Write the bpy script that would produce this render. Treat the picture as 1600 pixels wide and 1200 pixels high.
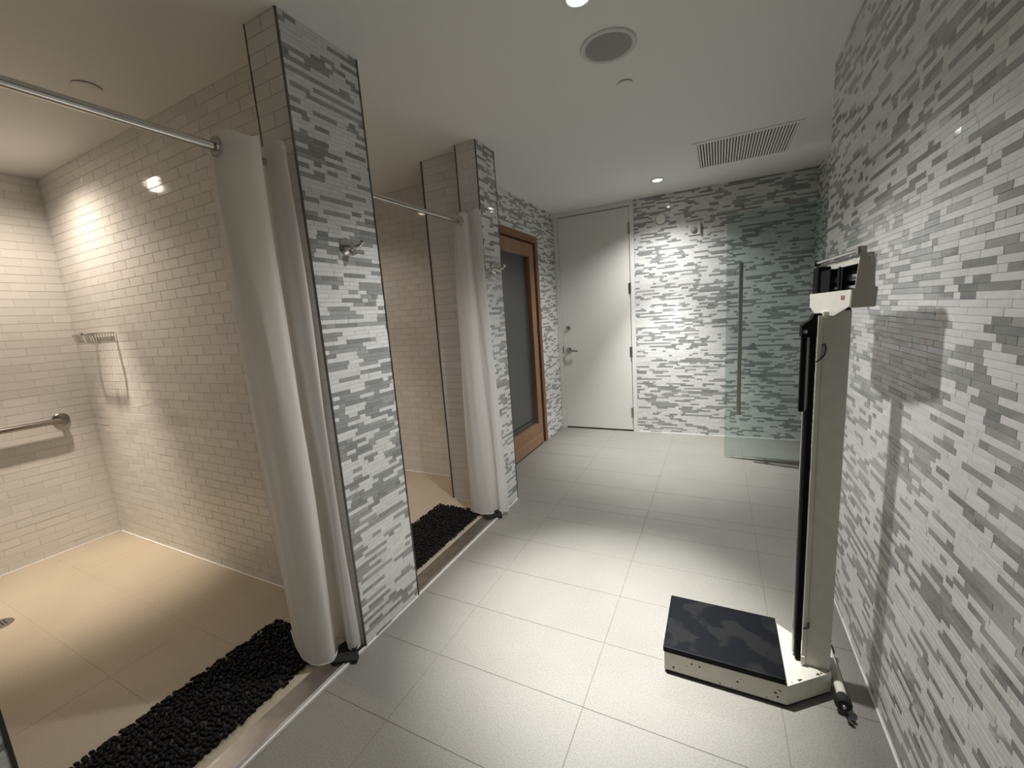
import bpy, bmesh, math, random
from mathutils import Vector, Matrix, Quaternion
random.seed(7)
for o in list(bpy.data.objects):
    bpy.data.objects.remove(o)
SC = bpy.context.scene
COL = SC.collection

# ------------------------------------------------------------------ camera
FPX, PITCH, YAW, ROLL, CAMH = 646.99, 0.1623, 0.4678, -0.0702, 1.27
def cam_axes():
    r = Vector((math.cos(YAW), math.sin(YAW), 0)); f = Vector((-math.sin(YAW), math.cos(YAW), 0)); u = Vector((0, 0, 1))
    f, u = f*math.cos(PITCH) - u*math.sin(PITCH), u*math.cos(PITCH) + f*math.sin(PITCH)
    r, u = r*math.cos(ROLL) + u*math.sin(ROLL), u*math.cos(ROLL) - r*math.sin(ROLL)
    return r, u, f
CR, CU, CF = cam_axes()
CO = Vector((0, 0, CAMH))
cd = bpy.data.cameras.new('camera'); cam = bpy.data.objects.new('camera', cd); COL.objects.link(cam)
cd.sensor_width = 36; cd.lens = FPX/1600*36; cd.clip_start = 0.02
cam.matrix_world = Matrix((( CR.x, CU.x, -CF.x, 0), (CR.y, CU.y, -CF.y, 0), (CR.z, CU.z, -CF.z, CAMH), (0, 0, 0, 1)))
SC.camera = cam
def project(P):
    d = P - CO; z = d.dot(CF)
    if z < 0.05: return None
    return 800 + FPX*d.dot(CR)/z, 600 - FPX*d.dot(CU)/z

# ------------------------------------------------------------------ world, exposure, light levels
w = bpy.data.worlds.new('world'); SC.world = w; w.use_nodes = True
w.node_tree.nodes['Background'].inputs[0].default_value = (0.02, 0.02, 0.02, 1)
w.node_tree.nodes['Background'].inputs[1].default_value = 0.3
vs = SC.view_settings
vs.view_transform = 'Standard'; vs.look = 'None'; vs.gamma = 1; vs.exposure = 0.0
vs.use_curve_mapping = False
# x, y, core watts, core degrees, spill watts, spill degrees, colour, lens glow, label
LIGHTS = [
    (-0.42, 1.50, 620, 44, 118, 122, (1.0, 0.995, 0.975), 40, 'white recessed downlight in the ceiling next to the round speaker'),
    (-0.455, 3.77, 335, 66, 84, 136, (1.0, 0.995, 0.975), 40, 'white recessed downlight in the ceiling near the back wall by the air grille'),
    (-3.17, 0.80, 245, 48, 40, 160, (1.0, 0.85, 0.70), 30, 'warm recessed downlight in the ceiling of the near shower'),
    (-2.54, 1.94, 80, 70, 20, 140, (1.0, 0.82, 0.67), 16, 'warm recessed downlight in the ceiling of the far shower'),
]

# ------------------------------------------------------------------ constants of the room
XL, XR, XW, XS, XG = -1.2529, 0.4488, -1.554, -3.676, 0.70
YB, YR, C = 4.2745, 2.47, 2.2767
P1A, P1B, P2A, P2B = 1.021, 1.353, 2.228, 2.449
YS1, YS2 = 1.154, 2.66
YN = 0.16

# ------------------------------------------------------------------ materials
MATS = {}
def mat(name, col, rough=0.5, metal=0.0, noise=None, bump=None, spec=None, emit=None, mix=0.12):
    """procedural principled; noise=(scale, second colour) mottles it, bump=(scale, strength)"""
    if name in MATS: return MATS[name]
    m = bpy.data.materials.new(name); m.use_nodes = True; nt = m.node_tree; b = nt.nodes['Principled BSDF']
    b.inputs['Base Color'].default_value = (*col, 1); b.inputs['Roughness'].default_value = rough; b.inputs['Metallic'].default_value = metal
    if spec is not None: b.inputs['Specular IOR Level'].default_value = spec
    tc = nt.nodes.new('ShaderNodeTexCoord')
    if noise:
        n = nt.nodes.new('ShaderNodeTexNoise'); n.inputs['Scale'].default_value = noise[0]; n.inputs['Detail'].default_value = 6
        nt.links.new(tc.outputs['Object'], n.inputs['Vector'])
        rp = nt.nodes.new('ShaderNodeValToRGB'); rp.color_ramp.elements[0].position = 0.38; rp.color_ramp.elements[1].position = 0.66
        rp.color_ramp.elements[0].color = (*col, 1); rp.color_ramp.elements[1].color = (*noise[1], 1)
        nt.links.new(n.outputs['Fac'], rp.inputs['Fac']); nt.links.new(rp.outputs['Color'], b.inputs['Base Color'])
    if bump:
        n2 = nt.nodes.new('ShaderNodeTexNoise'); n2.inputs['Scale'].default_value = bump[0]; n2.inputs['Detail'].default_value = 4
        nt.links.new(tc.outputs['Object'], n2.inputs['Vector'])
        bp = nt.nodes.new('ShaderNodeBump'); bp.inputs['Strength'].default_value = bump[1]; bp.inputs['Distance'].default_value = 0.002
        nt.links.new(n2.outputs['Fac'], bp.inputs['Height']); nt.links.new(bp.outputs['Normal'], b.inputs['Normal'])
    if emit:
        b.inputs['Emission Color'].default_value = (*emit[0], 1); b.inputs['Emission Strength'].default_value = emit[1]
    MATS[name] = m; return m
WHITE_T = [mat('marble_strip_a', (.72, .72, .70), .32, noise=(38, (.65, .65, .635))),
           mat('marble_strip_b', (.69, .69, .67), .34, noise=(30, (.62, .62, .61))),
           mat('marble_strip_c', (.75, .75, .735), .3, noise=(45, (.66, .66, .65)))]
GREY_T = [mat('glass_strip_a', (.25, .257, .25), .09, noise=(60, (.285, .292, .285))),
          mat('glass_strip_b', (.30, .307, .30), .08, noise=(60, (.335, .342, .335))),
          mat('glass_strip_c', (.345, .352, .345), .10, noise=(60, (.38, .387, .38)))]
M_GROUT = mat('mosaic_grout', (.64, .64, .625), .9, bump=(300, .2))
SUB_T = [mat('subway_glaze_a', (.69, .68, .655), .07), mat('subway_glaze_b', (.71, .70, .675), .08), mat('subway_glaze_c', (.67, .66, .635), .07)]
M_SGROUT = mat('subway_grout', (.66, .64, .60), .85, bump=(300, .2))
M_CEIL = mat('ceiling_paint', (.80, .80, .775), .75, bump=(120, .06))
M_FGROUT = mat('floor_grout', (.17, .16, .135), .9)
M_CHROME = mat('chrome', (.62, .60, .57), .16, 1.0)
M_NICKEL = mat('brushed_nickel', (.42, .40, .38), .28, 1.0, bump=(400, .05))
M_STEEL = mat('sill_steel', (.46, .45, .44), .30, 1.0, noise=(14, (.34, .33, .32)))
M_TRIM = mat('dark_metal_trim', (.13, .125, .12), .35, 1.0)
M_WHITE = mat('white_paint', (.74, .73, .69), .45, bump=(60, .03))
M_CAULK = mat('white_caulk', (.74, .73, .70), .5)
M_DARK = mat('dark_void', (.012, .012, .012), .9)
M_BLACK = mat('black_plastic', (.012, .012, .014), .35)
M_RUBBER = mat('black_rubber', (.014, .014, .016), .6)

def floor_material(name, c1, c2, rough):
    m = bpy.data.materials.new(name); m.use_nodes = True; nt = m.node_tree; b = nt.nodes['Principled BSDF']
    tc = nt.nodes.new('ShaderNodeTexCoord')
    n = nt.nodes.new('ShaderNodeTexNoise'); n.inputs['Scale'].default_value = 190; n.inputs['Detail'].default_value = 3
    big = nt.nodes.new('ShaderNodeTexNoise'); big.inputs['Scale'].default_value = 3.2; big.inputs['Detail'].default_value = 5
    gm = nt.nodes.new('ShaderNodeNewGeometry')
    nt.links.new(gm.outputs['Position'], n.inputs['Vector']); nt.links.new(gm.outputs['Position'], big.inputs['Vector'])
    rp = nt.nodes.new('ShaderNodeValToRGB'); rp.color_ramp.elements[0].position = .36; rp.color_ramp.elements[1].position = .60
    rp.color_ramp.elements[0].color = (*c2, 1); rp.color_ramp.elements[1].color = (*c1, 1)
    nt.links.new(n.outputs['Fac'], rp.inputs['Fac'])
    mx = nt.nodes.new('ShaderNodeMixRGB'); mx.blend_type = 'MULTIPLY'; mx.inputs[0].default_value = .35
    r2 = nt.nodes.new('ShaderNodeValToRGB'); r2.color_ramp.elements[0].position = .3; r2.color_ramp.elements[1].position = .7
    r2.color_ramp.elements[0].color = (.72, .71, .69, 1); r2.color_ramp.elements[1].color = (1, 1, 1, 1)
    nt.links.new(big.outputs['Fac'], r2.inputs['Fac']); nt.links.new(rp.outputs['Color'], mx.inputs[1]); nt.links.new(r2.outputs['Color'], mx.inputs[2])
    nt.links.new(mx.outputs[0], b.inputs['Base Color']); b.inputs['Roughness'].default_value = rough
    bp = nt.nodes.new('ShaderNodeBump'); bp.inputs['Strength'].default_value = .12; bp.inputs['Distance'].default_value = .001
    nt.links.new(n.outputs['Fac'], bp.inputs['Height']); nt.links.new(bp.outputs['Normal'], b.inputs['Normal'])
    return m
M_FLOOR = floor_material('floor_porcelain', (.245, .237, .213), (.195, .188, .168), .5)
M_SFLOOR = floor_material('shower_porcelain', (.43, .375, .285), (.385, .335, .255), .48)

def wood_material(name, c1, c2):
    m = bpy.data.materials.new(name); m.use_nodes = True; nt = m.node_tree; b = nt.nodes['Principled BSDF']
    tc = nt.nodes.new('ShaderNodeTexCoord'); mp = nt.nodes.new('ShaderNodeMapping'); mp.inputs['Scale'].default_value = (30, 30, 2.2)
    n = nt.nodes.new('ShaderNodeTexNoise'); n.inputs['Scale'].default_value = 2.5; n.inputs['Detail'].default_value = 7; n.inputs['Distortion'].default_value = .6
    nt.links.new(tc.outputs['Object'], mp.inputs['Vector']); nt.links.new(mp.outputs['Vector'], n.inputs['Vector'])
    rp = nt.nodes.new('ShaderNodeValToRGB'); rp.color_ramp.elements[0].position = .3; rp.color_ramp.elements[1].position = .7
    rp.color_ramp.elements[0].color = (*c1, 1); rp.color_ramp.elements[1].color = (*c2, 1)
    nt.links.new(n.outputs['Fac'], rp.inputs['Fac']); nt.links.new(rp.outputs['Color'], b.inputs['Base Color']); b.inputs['Roughness'].default_value = .5
    return m
M_WOOD = wood_material('cedar_light', (.22, .122, .062), (.31, .182, .098))
M_WOODR = wood_material('cedar_red', (.17, .07, .03), (.25, .11, .05))

def glass_material(name, tint, gloss_rough=0.0):
    m = bpy.data.materials.new(name); m.use_nodes = True; nt = m.node_tree; nt.nodes.remove(nt.nodes['Principled BSDF'])
    out = nt.nodes['Material Output']; t = nt.nodes.new('ShaderNodeBsdfTransparent'); t.inputs[0].default_value = (*tint, 1)
    g = nt.nodes.new('ShaderNodeBsdfGlossy'); g.inputs['Roughness'].default_value = gloss_rough
    fr = nt.nodes.new('ShaderNodeFresnel'); fr.inputs['IOR'].default_value = 1.5
    mx = nt.nodes.new('ShaderNodeMixShader'); nt.links.new(fr.outputs[0], mx.inputs[0]); nt.links.new(t.outputs[0], mx.inputs[1]); nt.links.new(g.outputs[0], mx.inputs[2])
    nt.links.new(mx.outputs[0], out.inputs['Surface'])
    return m
M_GLASS = glass_material('green_tinted_glass', (.83, .885, .87))
M_ACRYL = glass_material('clear_acrylic', (.95, .95, .95))

def cloth_material(name, col, transl):
    m = bpy.data.materials.new(name); m.use_nodes = True; nt = m.node_tree; b = nt.nodes['Principled BSDF']; out = nt.nodes['Material Output']
    b.inputs['Base Color'].default_value = (*col, 1); b.inputs['Roughness'].default_value = .8
    tc = nt.nodes.new('ShaderNodeTexCoord'); wv = nt.nodes.new('ShaderNodeTexNoise'); wv.inputs['Scale'].default_value = 420
    bp = nt.nodes.new('ShaderNodeBump'); bp.inputs['Strength'].default_value = .15; bp.inputs['Distance'].default_value = .001
    nt.links.new(tc.outputs['Object'], wv.inputs['Vector']); nt.links.new(wv.outputs['Fac'], bp.inputs['Height']); nt.links.new(bp.outputs['Normal'], b.inputs['Normal'])
    t = nt.nodes.new('ShaderNodeBsdfTranslucent'); t.inputs[0].default_value = (*col, 1)
    mx = nt.nodes.new('ShaderNodeMixShader'); mx.inputs[0].default_value = transl
    nt.links.new(b.outputs[0], mx.inputs[1]); nt.links.new(t.outputs[0], mx.inputs[2]); nt.links.new(mx.outputs[0], out.inputs['Surface'])
    return m
M_CLOTH = cloth_material('white_curtain_cloth', (.92, .91, .89), .5)

# ------------------------------------------------------------------ mesh helpers
def link(name, me, m=None, parent=None, smooth=False):
    o = bpy.data.objects.new(name, me); COL.objects.link(o)
    if m is not None and me is not None and not me.materials: me.materials.append(m)
    if smooth: me.polygons.foreach_set('use_smooth', [True]*len(me.polygons))
    if parent: o.parent = parent
    return o
def tag(o, label=None, cat=None, group=None, kind=None):
    if label: o['label'] = label
    if cat: o['category'] = cat
    if group: o['group'] = group
    if kind: o['kind'] = kind
    return o
def empty(name, loc, label, cat, group=None, kind=None, rot=None):
    o = bpy.data.objects.new(name, None); COL.objects.link(o); o.location = loc; o.empty_display_size = .05
    if rot: o.rotation_euler = rot
    return tag(o, label, cat, group, kind)
class MB:
    def __init__(s): s.bm = bmesh.new()
    def box(s, x0, x1, y0, y1, z0, z1, bevel=0):
        r = bmesh.ops.create_cube(s.bm, size=1); v = r['verts']
        for q in v:
            q.co = Vector(((x0+x1)/2 + q.co.x*(x1-x0), (y0+y1)/2 + q.co.y*(y1-y0), (z0+z1)/2 + q.co.z*(z1-z0)))
        if bevel:
            es = list({e for q in v for e in q.link_edges})
            bmesh.ops.bevel(s.bm, geom=es, offset=bevel, segments=2, profile=.6, affect='EDGES')
        return s
    def cyl(s, a, b, r, r2=None, seg=20, caps=True):
        a, b = Vector(a), Vector(b); d = b - a; r2 = r if r2 is None else r2
        q = Vector((0, 0, 1)).rotation_difference(d.normalized())
        mt = Matrix.Translation((a+b)/2) @ q.to_matrix().to_4x4()
        bmesh.ops.create_cone(s.bm, cap_ends=caps, cap_tris=False, segments=seg, radius1=r, radius2=r2, depth=d.length, matrix=mt)
        return s
    def tube(s, pts, r, seg=10, closed=False):
        pts = [Vector(p) for p in pts]; rings = []; n = len(pts); up = None
        for i, p in enumerate(pts):
            if closed: d = (pts[(i+1) % n] - pts[i-1]).normalized()
            else: d = (pts[min(i+1, n-1)] - pts[max(i-1, 0)]).normalized()
            if up is None: up = Vector((0, 0, 1)) if abs(d.z) < .9 else Vector((1, 0, 0))
            up = (up - d*up.dot(d)).normalized(); sd = d.cross(up)
            rings.append([s.bm.verts.new(p + (up*math.cos(2*math.pi*k/seg) + sd*math.sin(2*math.pi*k/seg))*r) for k in range(seg)])
        m = n if closed else n-1
        for i in range(m):
            A, B = rings[i], rings[(i+1) % n]
            for k in range(seg): s.bm.faces.new((A[k], A[(k+1) % seg], B[(k+1) % seg], B[k]))
        if not closed:
            s.bm.faces.new(rings[0]); s.bm.faces.new(rings[-1][::-1])
        return s
    def lathe(s, prof, origin, axis, seg=28):
        """prof: list of (radius, distance along axis)"""
        axis = Vector(axis).normalized(); q = Vector((0, 0, 1)).rotation_difference(axis); origin = Vector(origin); rings = []
        for r, h in prof:
            if r < 1e-5: rings.append([s.bm.verts.new(origin + axis*h)])
            else: rings.append([s.bm.verts.new(origin + q @ Vector((r*math.cos(2*math.pi*k/seg), r*math.sin(2*math.pi*k/seg), h))) for k in range(seg)])
        for A, B in zip(rings, rings[1:]):
            for k in range(seg):
                k2 = (k+1) % seg
                if len(A) == 1 and len(B) == 1: continue
                if len(A) == 1: s.bm.faces.new((A[0], B[k], B[k2]))
                elif len(B) == 1: s.bm.faces.new((A[k], B[0], A[k2]))
                else: s.bm.faces.new((A[k], B[k], B[k2], A[k2]))
        return s
    def prism(s, poly, ext):
        """poly: 3D points of a flat outline, ext: extrusion vector"""
        ext = Vector(ext); a = [s.bm.verts.new(Vector(p)) for p in poly]; b = [s.bm.verts.new(Vector(p) + ext) for p in poly]; n = len(a)
        s.bm.faces.new(a); s.bm.faces.new(b[::-1])
        for i in range(n): s.bm.faces.new((a[i], b[i], b[(i+1) % n], a[(i+1) % n]))
        return s
    def build(s, name, m, parent=None, smooth=False, origin=None):
        bmesh.ops.recalc_face_normals(s.bm, faces=s.bm.faces)
        if origin is not None: bmesh.ops.translate(s.bm, verts=s.bm.verts, vec=-Vector(origin))
        me = bpy.data.meshes.new(name); s.bm.to_mesh(me); s.bm.free()
        o = link(name, me, m, parent)
        if smooth:
            for p in me.polygons: p.use_smooth = True
            try: me.set_sharp_from_angle(angle=math.radians(40))
            except Exception: pass
        if origin is not None: o.location = origin
        return o
def part(name, mb, m, root, smooth=False):
    """part built in world coordinates, parented under a root whose own transform is a plain translation"""
    o = mb.build(name, m, root, smooth)
    o.location = -Vector(root.location) if root.parent is None else (0, 0, 0)
    return o

# ------------------------------------------------------------------ tiled surfaces
OCC = []   # axis-aligned boxes that hide things from the photograph's viewpoint
def hidden(P):
    d = P - CO
    for (a, b) in OCC:
        t0, t1 = 0.0, 0.985
        ok = True
        for k in range(3):
            if abs(d[k]) < 1e-9:
                if CO[k] < a[k] or CO[k] > b[k]: ok = False; break
                continue
            u0, u1 = (a[k]-CO[k])/d[k], (b[k]-CO[k])/d[k]
            if u0 > u1: u0, u1 = u1, u0
            t0, t1 = max(t0, u0), min(t1, u1)
            if t0 >= t1: ok = False; break
        if ok: return True
    return False
OCC += [((-1.71, P2A, 0), (XL-.001, P2B, C)), ((-1.41, P1A, 0), (XL-.001, P1B, C)), ((-3.7, YS1+.004, 0), (-1.41, 1.25, C)),
        ((-1.45, .85, .03), (-1.29, 1.02, 1.87)), ((-1.41, -1.6, 0), (XL-.001, YN, C)), ((.25, 1.12, 1.235), (.29, 1.57, 1.35)), ((.265, 1.456, .08), (.33, 1.52, 1.22))]
TILE_MESH = {}
def tile_verts(wd, h, t, bv):
    x, y = wd/2, h/2; X, Y = x-bv, y-bv
    V = [(-x, -y, 0), (x, -y, 0), (x, y, 0), (-x, y, 0), (-x, -y, t-bv*.6), (x, -y, t-bv*.6), (x, y, t-bv*.6), (-x, y, t-bv*.6),
         (-X, -Y, t), (X, -Y, t), (X, Y, t), (-X, Y, t)]
    return V
TILE_F = [(8, 9, 10, 11), (4, 5, 9, 8), (5, 6, 10, 9), (6, 7, 11, 10), (7, 4, 8, 11), (0, 1, 5, 4), (1, 2, 6, 5), (2, 3, 7, 6), (3, 0, 4, 7)]
def lay_tiles(wall, origin, U, V, tiles, thick, bevel, tilt, keep=300, name='tile', rest_name='small_tiles', minpx=40):
    """tiles: (u0,u1,v0,v1,material). The largest in the photograph become parts, the rest one joined part."""
    origin, U, V = Vector(origin), Vector(U), Vector(V); N = U.cross(V)
    scored = []
    for i, (u0, u1, v0, v1, m) in enumerate(tiles):
        pts = [project(origin + U*u + V*v) for u, v in ((u0, v0), (u1, v0), (u1, v1), (u0, v1))]
        if any(p is None for p in pts): continue
        cx = sum(p[0] for p in pts)/4; cy = sum(p[1] for p in pts)/4
        if not (-4 < cx < 1604 and -4 < cy < 1204): continue
        if hidden(origin + U*(u0+u1)/2 + V*(v0+v1)/2 + N*.012): continue
        A = abs(sum(pts[k][0]*pts[(k+1) % 4][1] - pts[(k+1) % 4][0]*pts[k][1] for k in range(4)))/2
        if A > minpx: scored.append((A, i))
    scored.sort(reverse=True); big = {i for _, i in scored[:keep]}
    B = Matrix((U, V, N)).transposed().to_4x4()
    verts, faces, mi = [], [], []; mats = []; hasrest = False
    for i, (u0, u1, v0, v1, m) in enumerate(tiles):
        wd, h = u1-u0, v1-v0
        R = Matrix.Rotation(random.gauss(0, tilt), 4, 'X') @ Matrix.Rotation(random.gauss(0, tilt)*min(.8, .012/wd), 4, 'Y')
        T = Matrix.Translation(origin + U*(u0+u1)/2 + V*(v0+v1)/2 + N*random.uniform(-.0002, .0002)) @ B @ R
        if i in big:
            key = (round(wd, 3), round(h, 4), m.name, thick)
            me = TILE_MESH.get(key)
            if me is None:
                me = bpy.data.meshes.new(name); me.from_pydata(tile_verts(key[0], key[1], thick, bevel), [], TILE_F); me.materials.append(m); TILE_MESH[key] = me
            o = bpy.data.objects.new(name, me); COL.objects.link(o); o.parent = wall; o.matrix_local = T
        else:
            if m not in mats: mats.append(m)
            k = mats.index(m); n = len(verts)
            verts += [T @ Vector(v) for v in tile_verts(wd, h, thick, bevel)]
            faces += [tuple(n+q for q in f) for f in TILE_F]; mi += [k]*9
    if verts:
        me = bpy.data.meshes.new(rest_name); me.from_pydata(verts, [], faces)
        for m in mats: me.materials.append(m)
        me.polygons.foreach_set('material_index', mi); me.update()
        o = bpy.data.objects.new(rest_name, me); COL.objects.link(o); o.parent = wall; o['kind'] = 'stuff'
ROWH = 0.0155
def mosaic(u0, u1, v0, v1, holes=(), seed=0):
    rnd = random.Random(seed); out = []; g = .0006; nrow = int(round((v1-v0)/ROWH)); rh = (v1-v0)/nrow
    for r in range(nrow):
        a, b = v0 + r*rh, v0 + (r+1)*rh
        u = u0 - rnd.uniform(0, .08)
        grey = False
        while u < u1:
            grey = rnd.random() < (.46 if not grey else .40)
            ln = rnd.choice((.030, .030, .045, .045, .06, .06, .075, .10, .12, .145)) if grey else rnd.choice((.03, .045, .06, .075, .075, .10, .12, .15))
            s, e = max(u, u0), min(u+ln, u1); u += ln
            if e - s < .007: continue
            segs = [(s, e)]
            for (h0, h1, k0, k1) in holes:
                if b <= k0 + .003 or a >= k1 - .003: continue
                ns = []
                for (p, q) in segs:
                    if q <= h0 or p >= h1: ns.append((p, q)); continue
                    if h0 - p > .007: ns.append((p, h0))
                    if q - h1 > .007: ns.append((h1, q))
                segs = ns
            m = rnd.choice(GREY_T) if grey else rnd.choice(WHITE_T)
            for (p, q) in segs: out.append((p+g/2, q-g/2, a+g/2, b-g/2, m))
    return out
def subway(u0, u1, v0, v1, wd=.1433, rows=48, shift=0, seed=0):
    rnd = random.Random(seed); out = []; g = .0018; rh = (v1-v0)/rows
    for r in range(rows):
        a, b = v0 + r*rh, v0 + (r+1)*rh; u = u0 - wd + shift + (wd/2 if r % 2 else 0)
        while u < u1:
            s, e = max(u, u0), min(u+wd, u1); u += wd
            if e - s > .012: out.append((s+g/2, e-g/2, a+g/2, b-g/2, rnd.choice(SUB_T)))
    return out
def struct(name, mb, m, label, cat):
    o = mb.build(name, m); return tag(o, label, cat, kind='structure')
TT = .0020   # tile thickness standing proud of the grout backing

# ------------------------------------------------------------------ floor and ceiling
floor = struct('floor', MB().box(-3.9, .95, -1.8, 4.5, -.12, -.0015), M_FGROUT, 'pale grey porcelain tiled floor of the corridor and showers', 'floor')
xj = [-1.531, -.957, -.383, .191, .765]
yj = [.817 + .288*k for k in range(-9, 13)]
def floor_tiles(x0, x1, y0, y1, xs, ys, m, name='floor_tile'):
    g = .0020 if m is M_FLOOR else .0006
    xs = [x0] + [x for x in xs if x0+.02 < x < x1-.02] + [x1]; ys = [y0] + [y for y in ys if y0+.02 < y < y1-.02] + [y1]
    for a, b in zip(xs, xs[1:]):
        for c, d in zip(ys, ys[1:]):
            key = (round(b-a, 4), round(d-c, 4), m.name)
            me = TILE_MESH.get(key)
            if me is None:
                me = bpy.data.meshes.new(name); me.from_pydata(tile_verts(b-a-g, d-c-g, .004, .0008), [], TILE_F); me.materials.append(m); TILE_MESH[key] = me
            o = bpy.data.objects.new(name, me); COL.objects.link(o); o.parent = floor; o.location = ((a+b)/2, (c+d)/2, -.004 + random.uniform(-.0002, .0002))
floor_tiles(XL, XR, -1.55, P2B, xj, yj, M_FLOOR)
floor_tiles(XW, XG, P2B, YB, xj, yj, M_FLOOR)
MB().box(XS, -1.419, -.275, YS1, -.004, -.0007).box(XS, -1.419, 1.25, 2.31, -.004, -.0007).box(XS, -1.705, 2.31, YS2, -.004, -.0007).build('shower_grout_bed', mat('shower_grout', (.36, .31, .235), .9), floor)
floor_tiles(XS+.004, -1.418, -.27, YS1-.004, [-3.25, -2.68, -2.1], [.24, .53, .817], M_SFLOOR, 'shower_floor_tile')
floor_tiles(XS+.004, -1.71, 1.255, YS2-.004, [-3.25, -2.68, -2.1], [1.54, 1.83, 2.12, 2.41], M_SFLOOR, 'shower_floor_tile')
floor_tiles(-1.71, -1.418, 1.255, 2.306, [], [1.54, 1.83, 2.12], M_SFLOOR, 'shower_floor_tile')
ceiling = struct('ceiling', MB().box(-3.9, .95, -1.8, 4.5, C, C+.12), M_CEIL, 'plain white painted ceiling', 'ceiling')

# ------------------------------------------------------------------ walls
wr = struct('wall_right', MB().box(XR+TT, .95, -1.7, YR, 0, C), M_GROUT, 'long right wall of grey and white strip mosaic beside the scale', 'wall')
lay_tiles(wr, (XR+TT, YR, 0), (0, -1, 0), (0, 0, 1), mosaic(0, YR+1.6, .002, C-.001, seed=1), TT, .0005, .024)
wrc = struct('wall_recess', MB().box(XG+TT, .95, YR, 4.45, 0, C), M_GROUT, 'set-back strip of mosaic wall beyond the end of the right wall', 'wall')
lay_tiles(wrc, (XG+TT, YB, 0), (0, -1, 0), (0, 0, 1), mosaic(0, YB-YR, .002, C-.001, seed=2), TT, .0005, .024, keep=0, rest_name='strip_tiles')
wb = struct('wall_back', MB().box(-.735, XG+TT, YB+TT, 4.5, 0, C), M_GROUT, 'back wall of grey and white strip mosaic lit by a downlight', 'wall')
lay_tiles(wb, (-.735, YB+TT, 0), (1, 0, 0), (0, 0, 1), mosaic(0, XG+.735, .002, C-.001, seed=3), TT, .0005, .024, keep=0, rest_name='strip_tiles')
SD0, SD1, SDT = 2.78, 3.80, 1.987     # sauna door opening
wl = struct('wall_left', MB().box(-1.75, XW-TT, P2B, SD0, 0, C).box(-1.75, XW-TT, SD1, 4.5, 0, C).box(-1.75, XW-TT, SD0, SD1, SDT, C), M_GROUT, 'far left wall of strip mosaic around the wooden glass door', 'wall')
lay_tiles(wl, (XW-TT, P2B, 0), (0, 1, 0), (0, 0, 1), mosaic(0, YB-P2B, .002, C-.001, holes=((SD0-P2B, SD1-P2B, 0, SDT),), seed=4), TT, .0005, .024, keep=0, rest_name='strip_tiles')

def pillar(name, y0, y1, label, seed, keep, core):
    p = struct(name, core, M_GROUT, label, 'pillar')
    lay_tiles(p, (XL-TT, y0+.004, 0), (0, 1, 0), (0, 0, 1), mosaic(0, y1-y0-.008, .002, C-.001, seed=seed), TT, .0005, .024, keep=keep)
    return p
pm = pillar('wall_pillar_middle', P1A, P1B, 'mosaic pillar between the two shower openings', 5, 300, MB().box(-1.41, XL-TT, P1A+TT, P1B-TT, 0, C))
lay_tiles(pm, (-1.412, P1A+TT, 0), (1, 0, 0), (0, 0, 1), subway(.003, -1.257+1.412, 0, C, wd=.16, seed=21), TT, .0010, .008, name='jamb_tile', rest_name='jamb_tiles')
lay_tiles(pm, (XL-.004, P1B-TT, 0), (-1, 0, 0), (0, 0, 1), subway(0, .15, 0, C, wd=.16, seed=22), TT, .0010, .008, keep=0, rest_name='jamb_tiles')
pf = pillar('wall_pillar_far', P2A, P2B, 'mosaic pillar between the far shower and the wooden door', 6, 0, MB().box(-1.391, XL-TT, P2A+TT, P2B-TT, 0, C).box(-1.704, -1.391, 2.314, P2B, 0, C).box(-1.704, -1.75, P2B, YS2+.1, 0, C).box(-1.75, -1.704, 2.314+.2, YS2+.1, 0, C))
lay_tiles(pf, (-1.391, P2A+TT, 0), (1, 0, 0), (0, 0, 1), subway(.003, 1.391-1.257, 0, C, wd=.16, seed=23), TT, .0010, .008, name='jamb_tile', rest_name='jamb_tiles')
lay_tiles(pf, (-1.704, 2.314, 0), (1, 0, 0), (0, 0, 1), subway(.003, 1.704-1.391, 0, C, wd=.32, seed=24), TT, .0010, .008, name='jamb_tile', rest_name='jamb_tiles')
lay_tiles(pf, (XL-.004, P2B-TT, 0), (-1, 0, 0), (0, 0, 1), mosaic(0, -1.257-XW, .002, C-.001, seed=7), TT, .0005, .024, keep=0, rest_name='strip_tiles')
pn = pillar('wall_pillar_near', -1.6, YN, 'dark edge of the nearest pillar at the lower left', 8, 60, MB().box(-1.41, XL-TT, -1.7, YN-TT, 0, C))
lay_tiles(pn, (XL-.004, YN-TT, 0), (-1, 0, 0), (0, 0, 1), subway(0, .15, 0, C, wd=.16, seed=25), TT, .0010, .008, keep=0, rest_name='jamb_tiles')

ws = struct('wall_shower_back', MB().box(-3.9, XS-TT, -.4, 2.9, 0, C), M_SGROUT, 'back wall of the showers in white glazed brick tiles with the grab bar', 'wall')
lay_tiles(ws, (XS-TT, -.28, 0), (0, 1, 0), (0, 0, 1), subway(0, YS2+.28, 0, C, shift=.064, seed=31), TT, .0010, .013)
wp = struct('wall_shower_partition', MB().box(XS, -1.41, YS1+TT, 1.25-TT, 0, C), M_SGROUT, 'glossy white brick-tiled partition between the two showers', 'wall')
lay_tiles(wp, (XS, YS1+TT, 0), (1, 0, 0), (0, 0, 1), subway(0, -1.41-XS, 0, C, shift=.05, seed=32), TT, .0010, .013)
lay_tiles(wp, (-1.41, 1.25-TT, 0), (-1, 0, 0), (0, 0, 1), subway(0, -1.41-XS, 0, C, seed=33), TT, .0010, .013, keep=0, rest_name='brick_tiles')
wf = struct('wall_shower_far', MB().box(XS, -1.704, YS2+TT, YS2+.12, 0, C), M_SGROUT, 'far side wall of the second shower in dim white brick tiles', 'wall')
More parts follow.
